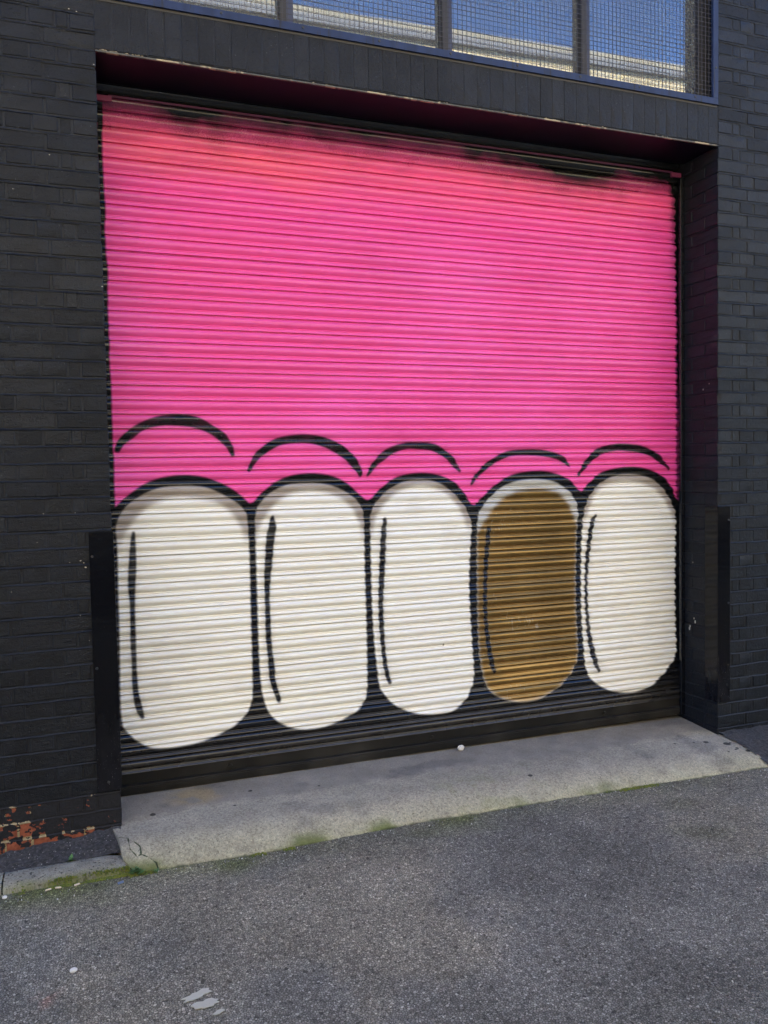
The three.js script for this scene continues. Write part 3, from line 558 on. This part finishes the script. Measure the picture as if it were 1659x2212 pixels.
// concrete ramp from the shutter down to the road
const RX0 = -0.03, RX1 = 3.46, RZ0 = -0.42;
const rampY = (s, x) => {                                          // s 0 at the shutter, 1 at the road
  const a = lerp(0.012, -0.012, clamp((x - 1.2) / 2.2));
  return s < 0.72 ? lerp(a, a - 0.032, s / 0.72) : lerp(a - 0.032, ROAD - 0.004, Math.pow((s - 0.72) / 0.28, 1.55));
};
{
  const w = RX1 - RX0, h = 0.85;
  const crackD = (x, z) => {                                       // two cracks at the left front corner
    const P = [[[-0.015, 0.10], [0.02, 0.12], [0.026, 0.19], [0.052, 0.235]], [[0.052, 0.235], [0.07, 0.225], [0.10, 0.245], [0.128, 0.275], [0.14, 0.33]], [[0.045, 0.15], [0.068, 0.185], [0.07, 0.225]]]; let d = 9;
    for (const L of P) for (let i = 0; i < L.length - 1; i++) { const [ax, az] = L[i], [bx, bz] = L[i + 1], t = clamp(((x - ax) * (bx - ax) + (z - az) * (bz - az)) / ((bx - ax) ** 2 + (bz - az) ** 2)); d = Math.min(d, Math.hypot(x - ax - t * (bx - ax), z - az - t * (bz - az))); }
    return d + 0.006 * (fbm(x * 60, z * 60, 211, 2) - 0.5);
  };
  const gums = [[3.27, 0.07, 0.018], [3.37, 0.13, 0.026], [3.40, 0.125, 0.010], [3.38, 0.2, 0.012], [3.36, 0.21, 0.009], [3.43, 0.2, 0.011], [3.42, 0.24, 0.016], [3.30, 0.22, 0.007], [3.08, 0.03, 0.010], [0.14, -0.07, 0.016], [0.52, -0.03, 0.008], [0.62, -0.16, 0.013], [0.96, -0.10, 0.008], [2.05, 0.14, 0.014], [3.2, 0.05, 0.008]];
  const height = [];
  const N = 2048, M = 512;
  const map = tex(N, M, (px, py, o) => {
    const x = RX0 + (px / N) * w, z = RZ0 + (py / M) * h, e = frontZ(x) - z;
    const a = fbm(x * 2.2, z * 4, 213, 4), b = fbm(x * 12, z * 14, 215, 4), f = vnoise(x * 330, z * 330, 217), f2 = hash(px, py, 219);
    const worn = sstep(0.22, 0.02, e + 0.12 * (a - 0.5));           // worn front edge shows sandy aggregate
    let v = 0.25 + 0.09 * (a - 0.5) + 0.10 * (b - 0.5); v *= lerp(1, 1.3, worn);
    let r = v * 1.0, g = v * 0.905, bl = v * lerp(0.70, 0.60, worn);
    const smooth = sstep(-0.02, -0.10, z + 0.12 * (a - 0.5) + 0.05 * (b - 0.5)); r = lerp(r, r * 0.80, smooth); g = lerp(g, g * 0.80, smooth); bl = lerp(bl, bl * 0.87, smooth);
    const grit = (f - 0.5) * lerp(0.2, 0.5, 1 - smooth) + (vnoise(x * 130, z * 130, 218) - 0.5) * lerp(0.15, 0.42, 1 - smooth) + (f2 - 0.5) * 0.16; r *= 1 + grit; g *= 1 + grit; bl *= 1 + grit;
    if (f < 0.13) { r *= 0.62; g *= 0.62; bl *= 0.62; }
    if (f > 0.9 && hash(Math.floor(x * 330), Math.floor(z * 330), 5) > 0.5) { r *= 1.5; g *= 1.46; bl *= 1.3; }
    const dark = sstep(0.62, 0.78, fbm(x * 5, z * 7, 221, 4)) * 0.28; r *= 1 - dark; g *= 1 - dark; bl *= 1 - dark * 0.85;
    const ochre = sstep(0.20, 0.05, Math.hypot(x - 0.36, (z + 0.20) * 1.4)) * sstep(0.4, 0.65, b) * 0.6; r *= 1 + 0.25 * ochre; g *= 1 + 0.02 * ochre; bl *= 1 - 0.45 * ochre;
    const moss = sstep(0.09, 0.0, e + 0.05 * (b - 0.5)) * sstep(0.42, 0.66, fbm(x * 2.6, 3, 223, 3) * 0.6 + fbm(x * 9, z * 9, 225, 3) * 0.4) * sstep(3.1, 2.2, x) + 0.35 * sstep(0.25, 0.05, Math.hypot((x - 1.75) * 0.5, z - 0.2)) * sstep(0.45, 0.7, b);
    const mo = clamp(moss); r = lerp(r, 0.085, mo * 0.85); g = lerp(g, 0.095, mo * 0.8); bl = lerp(bl, 0.02, mo * 0.9);
    const lip = sstep(0.014, 0.0, e + 0.008 * (b - 0.5)) * 0.75; r *= 1 - lip; g *= 1 - lip * 0.93; bl *= 1 - lip;
    let hh = 0.6 + 0.3 * (f - 0.5) * (1 - 0.6 * smooth) + 0.25 * (b - 0.5);
    for (const [gx, gz, s] of gums) { const d = Math.hypot((x - gx), (z - gz) * 1.1) * (1 + 0.5 * (fbm(x * 70, z * 70, 227, 2) - 0.5)); const k = sstep(s, s * 0.75, d) * 0.86; if (k > 0) { r *= 1 - k; g *= 1 - k; bl *= 1 - k; hh = lerp(hh, 0.75, k); } }
    const cr = sstep(0.0032, 0.0008, crackD(x, z)) * (x < 0.2 ? 1 : 0); r *= 1 - 0.9 * cr; g *= 1 - 0.85 * cr; bl *= 1 - 0.93 * cr; hh *= 1 - cr;
    height.push(hh); o[0] = r; o[1] = g; o[2] = bl;
  }, { srgb: true, repeat: false });
  const bump = tex(N, M, (px, py, o) => { o[0] = o[1] = o[2] = height[py * N + px]; }, { repeat: false });
  const nx = 300, nz = 30;
  const endL = (s) => { const P = [[0, -0.0], [0.42, -0.002], [0.55, -0.04], [0.66, -0.03], [0.8, -0.016], [0.9, 0.0], [1, 0.045]]; let i = 0; while (i < P.length - 2 && s > P[i + 1][0]) i++; return lerp(P[i][1], P[i + 1][1], clamp((s - P[i][0]) / (P[i + 1][0] - P[i][0]))) + 0.008 * (vnoise(s * 30, 2, 231) - 0.5); };
  const endR = (s) => (s < 0.5 ? W - 0.0 : lerp(W, 3.455, clamp((s - 0.5) / 0.06))) + (s > 0.55 ? 0.02 * (vnoise(s * 22, 5, 233) - 0.5) : 0);
  const g = gridGeo(nx, nz + 1, (i, j) => {
    const s = Math.min(1, j / nz), x = lerp(endL(s), endR(s), i / nx), zf = frontZ(x) + 0.018 * (fbm(x * 9, 1, 235, 3) - 0.5) + 0.009 * (vnoise(x * 42, 3, 237) - 0.5);
    const z = lerp(RZ0, zf, s); return [x, j > nz ? ROAD - 0.05 : rampY(s, x) + 0.003 * (fbm(x * 7, z * 7, 239, 3) - 0.5), z];
  }, (q) => [(q[0] - RX0) / w, (q[2] - RZ0) / h]);
  const skirt = (f) => gridGeo(nz, 1, (i, j) => { const s = i / nz, x = f(s), z = lerp(RZ0, frontZ(x), s); return [x, j ? rampY(s, x) - 0.09 : rampY(s, x) + 0.001, z]; }, (q) => [(q[0] - RX0) / w, (q[2] - RZ0) / h]);
  struct('concrete_ramp', mergeGeometries([g, skirt(endL), skirt(endR)]), std({ map, bumpMap: bump, bumpScale: 0.0055, roughness: 0.9, side: THREE.DoubleSide }));
}
// dark tarmac strips at the foot of the walls
{
  const tar = tex(1024, 1024, (x, y, o) => { const u = x / 1024, v = y / 1024, n = fbm(u * 90, v * 90, 241, 3, 90), b = fbm(u * 8, v * 8, 243, 4, 8), w = vnoise(u * 170, v * 170, 245, 170); let a = 0.03 + 0.11 * n * n + 0.03 * (b - 0.5); if (w > 0.955) a += 0.2 * n; o[0] = a * 1.05; o[1] = a * 0.98; o[2] = a * 0.95; }, { srgb: true });
  const m = std({ map: tar, bumpMap: asphaltBump, bumpScale: 0.010, roughness: 0.8 });
  const strip = (x0, x1, zf, yf) => gridGeo(200, 20, (i, j) => { const x = lerp(x0, x1, i / 200), s = j / 20, z = lerp(-0.005, zf(x), s); return [x, yf(x, s) + 0.022 * (fbm(x * 30, z * 30, 247, 3) - 0.5), z]; }, (q) => [q[0] / 0.8, q[2] / 0.8]);
  struct('pavement', mergeGeometries([
    strip(-2.5, -0.005, () => 0.17, (x, s) => lerp(lerp(-0.012, -0.05, clamp(-x / 0.52)), -0.062, s)),
    strip(3.43, 6.2, (x) => frontZ(x) + 0.01, (x, s) => lerp(-0.022, ROAD - 0.004, s * s)),
  ]), m);
}
// kerb stones
{
  const t = thing('kerb', 'low speckled concrete kerb with moss along its foot, left of the ramp', 'kerb', [0, 0, 0]);
  const map = tex(1024, 256, (x, y, o) => { const n = fbm(x / 60, y / 60, 251, 4), f = vnoise(x / 3, y / 3, 253), p = sstep(0.80, 0.86, vnoise(x / 9, y / 7, 255)); let a = 0.20 + 0.16 * (n - 0.5) + 0.14 * (f - 0.5); a = lerp(a, 0.05, p); const mo = sstep(110, 20, y + 60 * (fbm(x / 40, y / 30, 257, 3) - 0.5)); o[0] = lerp(a, 0.10, mo * 0.8); o[1] = lerp(a * 0.94, 0.115, mo * 0.8); o[2] = lerp(a * 0.74, 0.02, mo * 0.85); }, { srgb: true });
  const bump = tex(512, 256, (x, y, o) => { o[0] = o[1] = o[2] = 0.6 - 0.5 * sstep(0.80, 0.86, vnoise((x * 2) / 9, y / 7, 255)) + 0.3 * (fbm(x / 12, y / 12, 259, 3) - 0.5); });
  const m = std({ map, bumpMap: bump, bumpScale: 0.005, roughness: 0.88 });
  for (const [x0, x1] of [[-0.472, 0.012], [-1.39, -0.478], [-2.3, -1.396]]) {
    const n = Math.ceil((x1 - x0) / 0.03), prof = [[0.155, -0.075], [0.162, -0.062], [0.20, -0.060], [0.243, -0.063], [0.268, -0.072], [0.281, -0.088], [0.287, -0.125]];
    const g = gridGeo(n, prof.length - 1, (i, j) => { const x = lerp(x0, x1, i / n), w = 0.008 * (fbm(x * 11, j * 0.7, 261, 3) - 0.5), end = x1 > 0 && x > -0.08 ? sstep(-0.08, 0.012, x) : 0; return [x, prof[j][1] + w * 0.6 - end * 0.012, prof[j][0] + (j > 2 ? w : w * 0.8) + 0.012 * (x + 0.5) * 2 * 0.5 - end * 0.0]; }, (q) => [q[0] / 0.9, 0.98 - (q[2] - 0.14) / 0.175 * 0.9]);
    part('kerb_stone', g, m, t);
  }
}
// moss in the joint between ramp, kerb and road
{
  const n = 2600, g = new THREE.IcosahedronGeometry(0.004, 0), m = std({ color: 0xffffff, roughness: 0.95 });
  const im = shade(new THREE.InstancedMesh(g, m, n)); im.name = 'moss'; im.userData = { kind: 'stuff', label: 'green moss along the joint between ramp and road', category: 'moss' };
  const M4 = new THREE.Matrix4(), q = new THREE.Quaternion(), e = new THREE.Euler(), r = rng(77); let k = 0, tries = 0;
  while (k < n && tries++ < 60000) {
    const x = r() < 0.4 ? rr(-0.9, 0.03, r) : rr(-0.1, 2.7, r), kerb = x < 0.02;
    const d = fbm(x * 3, 9, 263, 3) * 0.65 + fbm(x * 14, 4, 265, 2) * 0.35; if (d < 0.47 + 0.1 * r() + (kerb ? -0.08 : 0.04)) continue;
    const z = kerb ? 0.284 + 0.012 * (x + 0.5) + rr(-0.012, 0.022, r) : frontZ(x) + rr(-0.010, 0.018, r) * (0.5 + r());
    e.set(r() * 6, r() * 6, r() * 6); q.setFromEuler(e); const s = rr(0.4, 1.2, r);
    M4.compose(new THREE.Vector3(x, ROAD - 0.002 + (kerb && z < 0.288 ? rr(0.004, 0.03, r) : 0.002), z), q, new THREE.Vector3(s, s * 0.6, s)); im.setMatrixAt(k, M4);
    const t = r(); im.setColorAt(k, lin(lerp(0.05, 0.16, t), lerp(0.085, 0.17, t), 0.018)); k++;
  }
  im.count = k; scene.add(im);
}
// loose chippings and grit in the gutter
{
  const n = 1300, g = new THREE.IcosahedronGeometry(0.004, 0), r = rng(78), im = shade(new THREE.InstancedMesh(g, std({ color: 0xffffff, roughness: 0.9 }), n)); im.name = 'grit'; im.userData = { kind: 'stuff', label: 'loose grit scattered over the road and ramp', category: 'grit' };
  const M4 = new THREE.Matrix4(), q = new THREE.Quaternion(), e = new THREE.Euler();
  for (let k = 0; k < n; k++) {
    const pave = r() < 0.22; if (pave) { const x = -rr(0.01, 0.7, r), z = rr(0.02, 0.16, r), s = rr(0.2, 0.55, r), v = r() > 0.6 ? rr(0.3, 0.55, r) : rr(0.05, 0.16, r); e.set(r() * 6, r() * 6, r() * 6); q.setFromEuler(e); M4.compose(new THREE.Vector3(x, lerp(lerp(-0.012, -0.05, clamp(-x / 0.52)), -0.062, z / 0.17) + 0.004, z), q, new THREE.Vector3(s, s, s)); im.setMatrixAt(k, M4); im.setColorAt(k, lin(v, v * 0.95, v * 0.86)); continue; }
    const gut = r() < 0.45, x = rr(-0.8, 3.4, r), z = gut ? frontZ(x) + 0.01 + 0.12 * r() * r() : rr(0.42, 2.2, r); e.set(r() * 6, r() * 6, r() * 6); q.setFromEuler(e); const s = rr(0.25, 0.9, r);
    M4.compose(new THREE.Vector3(x, ROAD + 0.001, z), q, new THREE.Vector3(s * 1.3, s * 0.6, s)); im.setMatrixAt(k, M4); const t = r(), v = t > 0.85 ? rr(0.35, 0.6, r) : rr(0.08, 0.25, r); im.setColorAt(k, lin(v, v * 0.96, v * 0.86));
  }
  scene.add(im);
}

// ------------------------------------------------------------------ weeds, litter, small stones
function lump(s, seed, sx, sy, sz) { const g = new THREE.IcosahedronGeometry(s, 2), p = g.attributes.position; for (let i = 0; i < p.count; i++) { const x = p.getX(i), y = p.getY(i), z = p.getZ(i), k = 0.75 + 0.5 * fbm(x / s * 1.3 + seed, y / s * 1.3 + z / s, seed, 3); p.setXYZ(i, x * k * sx, y * k * sy, z * k * sz); } g.computeVertexNormals(); return g; }
function weed(label, x, y, z, n, size, seed) {
  const t = thing('weed', label, 'weed', [x, y, z], undefined), r = rng(seed);
  const mats = [0.9, 1.1, 1.3].map((k) => new THREE.MeshPhysicalMaterial({ color: lin(0.05 * k, 0.115 * k, 0.03 * k), roughness: 0.6, side: THREE.DoubleSide }));
  const leaf = gridGeo(4, 4, (i, j) => { const u = i / 4 - 0.5, v = j / 4, w = Math.sin(Math.PI * Math.pow(v, 0.8)) * 0.85 + 0.02; return [u * w, 0.12 * Math.sin(v * 2.4) - u * u * w * 0.5, v]; });
  for (let k = 0; k < n; k++) { const m = part('leaf', leaf, mats[Math.floor(r() * 3)], t), s = size * rr(0.55, 1.1, r); m.scale.set(s * 0.8, s, s); m.rotation.set(-rr(0.1, 0.8, r), rr(0, 6.28, r), 0, 'YXZ'); m.position.set(rr(-0.3, 0.3, r) * size * 1.4, rr(0.1, 0.5, r) * size, rr(-0.3, 0.3, r) * size); }
  const st = []; for (let k = 0; k < 3; k++) { const c = new THREE.CylinderGeometry(0.0008, 0.001, size * 1.2, 5); c.rotateZ(rr(-0.5, 0.5, r)); c.translate(rr(-0.01, 0.01, r), size * 0.4, rr(-0.01, 0.01, r)); st.push(c); } part('stem', mergeGeometries(st), mats[0], t);
}
weed('small bright green weed in the corner where the kerb meets the ramp', 0.045, ROAD + 0.002, 0.318, 16, 0.034, 301);
weed('tiny green weed behind the kerb against the dark tarmac', -0.215, -0.062, 0.165, 9, 0.020, 302);
weed('thin green weed sprouting right of the ramp corner crack', 0.125, ROAD + 0.002, 0.335, 8, 0.016, 303);
{
  const white = std({ color: lin(0.66, 0.63, 0.58), roughness: 0.9, bumpMap: brickBump, bumpScale: 0.002 });
  const st = shade(new THREE.Mesh(lump(0.021, 5, 1, 0.85, 0.8), white)); st.name = 'white_stone'; st.position.set(1.845, 0.012, -0.275); st.userData = { label: 'white lump of stone on the concrete ramp against the shutter', category: 'stone' }; scene.add(st);
  const pb = shade(new THREE.Mesh(lump(0.011, 8, 1.1, 0.6, 0.9), white)); pb.name = 'white_pebble'; pb.position.set(-0.191, ROAD + 0.003, 0.931); pb.userData = { label: 'single white pebble on the asphalt, left foreground', category: 'pebble' }; scene.add(pb);
  const pb2 = shade(new THREE.Mesh(lump(0.009, 9, 1, 0.7, 0.9), white)); pb2.name = 'white_pebble_001'; pb2.position.set(-0.462, ROAD + 0.004, 0.315); pb2.userData = { label: 'white pebble at the foot of the kerb joint, far left', category: 'pebble' }; scene.add(pb2);
  const paper = std({ color: lin(0.55, 0.53, 0.45), roughness: 0.95, bumpMap: asphaltBump, bumpScale: 0.004, side: THREE.DoubleSide });
  const scrap = (name, label, x, z, w, d, turn, seed) => {
    const r = rng(seed), out = [], n = 18; for (let i = 0; i < n; i++) { const a = (i / n) * 6.283, k = 0.75 + 0.5 * r(), c = Math.cos(a), s = Math.sin(a), sq = 1 / Math.max(Math.abs(c), Math.abs(s)) ** 0.6; out.push(new THREE.Vector2(c * sq * k * w / 2, s * sq * k * d / 2)); }
    const g = new THREE.ExtrudeGeometry(new THREE.Shape(out), { depth: 0.0022, bevelEnabled: true, bevelSize: 0.001, bevelThickness: 0.0008, bevelSegments: 1 }); g.rotateX(-Math.PI / 2); g.rotateY(turn);
    planarUV(g, 3);
    const m = shade(new THREE.Mesh(g, paper)); m.name = numbered(name); m.position.set(x, ROAD + 0.001, z); m.userData = { label, category: 'litter', group: 'pale scraps trodden into the asphalt' }; scene.add(m);
  };
  scrap('paper_scrap', 'long torn pale scrap on the asphalt, topmost of three', 0.186, 1.222, 0.085, 0.030, 0.35, 401);
  scrap('paper_scrap', 'squarish pale scrap on the asphalt, middle of three', 0.206, 1.276, 0.072, 0.034, 0.06, 402);
  scrap('paper_scrap', 'smallest pale scrap on the asphalt, lowest of three', 0.240, 1.330, 0.034, 0.014, 0.5, 403);
  const foil = shade(new THREE.Mesh(new RoundedBoxGeometry(0.024, 0.003, 0.012, 1, 0.001), std({ color: lin(0.14, 0.19, 0.28), roughness: 0.3, metalness: 0.3 }))); foil.name = 'foil_wrapper'; foil.position.set(-0.02, ROAD + 0.006, 0.372); foil.rotation.set(0.3, 0.25, 0.05); foil.userData = { label: 'scrap of blue foil on the road in front of the kerb end', category: 'litter' }; scene.add(foil);
  const ends = [[-0.30, 0.318, 0.3, 'left'], [-0.262, 0.316, -0.2, 'middle'], [-0.19, 0.318, 0.4, 'right']];
  for (const [x, z, a, w] of ends) { const g = new THREE.CapsuleGeometry(0.0038, 0.017, 3, 8); g.rotateZ(Math.PI / 2); g.rotateY(a); const m = shade(new THREE.Mesh(g, std({ color: lin(0.6, 0.5, 0.38), roughness: 0.9 }))); m.name = numbered('cigarette_end'); m.position.set(x, ROAD + 0.005, z); m.userData = { label: `pale cigarette end in the gutter below the kerb, ${w} of three`, category: 'cigarette end', group: 'cigarette ends in the gutter' }; scene.add(m); }
}

// ------------------------------------------------------------------ the sunlit building across the street, seen in the window glass
{
  const z = 6.2, t = thing('brick_building', 'sunlit yellow brick building with a stone cornice, mirrored in the mesh window', 'building', [0, ROAD, z]);
  const yb = tex(1024, 1024, (x, y, o) => { const row = Math.floor(y / 16), u = (x + (row % 2) * 24) / 48, c = Math.floor(u), j = Math.min((u - c) * 48, 16 * (y / 16 - row) * 1.0) < 2.2, h = hash(c, row, 271); const k = 0.75 + 0.5 * h; o[0] = j ? 0.42 : 0.52 * k; o[1] = j ? 0.37 : 0.39 * k; o[2] = j ? 0.27 : (h > 0.8 ? 0.16 : 0.20) * k; }, { srgb: true });
  const wallM = std({ map: yb, roughness: 0.9 }), stone = std({ color: lin(0.28, 0.235, 0.15), roughness: 0.85 }), lead = std({ color: lin(0.12, 0.115, 0.115), roughness: 0.7 }), frameM = std({ color: lin(0.6, 0.6, 0.58), roughness: 0.5 });
  const glass = new THREE.MeshPhysicalMaterial({ color: lin(0.6, 0.7, 0.75), roughness: 0.02, transmission: 1, thickness: 0, ior: 2.0 }), darkM = std({ color: lin(0.03, 0.03, 0.035), roughness: 0.9 });
  const wx = []; for (let x = -9.2; x < 14; x += 1.75) wx.push(x);
  t.rotation.z = 0.0246; t.position.y = -0.263;
  const H = 7.76, rows = [[0.9, 2.5], [3.5, 5.3]], pw = [];
  let y0 = 0; for (const [a, b] of rows) { pw.push(box(-14, 18, y0, a, 0, 0.3)); let x0 = -14; for (const x of wx) { pw.push(box(x0, x - 0.55, a, b, 0, 0.3)); x0 = x + 0.55; } pw.push(box(x0, 18, a, b, 0, 0.3)); y0 = b; }
  pw.push(box(-14, 18, y0, H - 0.20, 0, 0.3));
  part('wall', mergeGeometries(pw.map((g) => planarUV(g, 1 / 1.6))), wallM, t);
  { const q = []; let x0 = -14; for (const x of wx) { q.push(box(x0, x - 0.55, -0.5, 2.5, -0.03, -0.001)); x0 = x + 0.55; } q.push(box(x0, 18, -0.5, 2.5, -0.03, -0.001), box(-14, 18, 2.502, 2.72, -0.06, -0.001, 0.01)); for (const x of wx) q.push(box(x - 0.549, x + 0.549, -0.5, 0.9, -0.03, -0.001)); part('plinth', mergeGeometries(q.map((g) => planarUV(g, 1))), std({ color: lin(0.02, 0.02, 0.022), roughness: 0.7 }), t); }
  part('cornice', box(-14, 18, H - 0.20, H - 0.09, -0.05, 0.3, 0.01), lead, t); part('parapet', box(-14, 18, H - 0.09, H, -0.03, 0.3, 0.01), stone, t);
  part('inside', mergeGeometries([box(-14, 18, 0, H - 0.3, 0.9, 8)]), darkM, t);
  for (const [a, b] of rows) for (const x of wx) {
    const f = part('window', mergeGeometries([box(x - 0.549, x + 0.549, a, a + 0.06, 0.08, 0.16), box(x - 0.549, x + 0.549, b - 0.06, b, 0.08, 0.16), box(x - 0.549, x - 0.49, a + 0.06, b - 0.06, 0.08, 0.16), box(x + 0.49, x + 0.549, a + 0.06, b - 0.06, 0.08, 0.16), box(x - 0.489, x + 0.489, (a + b) / 2 - 0.03, (a + b) / 2 + 0.03, 0.08, 0.14)]), frameM, t);
    const g = new THREE.PlaneGeometry(0.98, b - a - 0.12); g.rotateY(Math.PI); g.translate(x, (a + b) / 2, 0.12); part('pane', g, glass, f);
  }
}
console.log('bricks', left.n, right.n);
renderer.render(scene, camera);
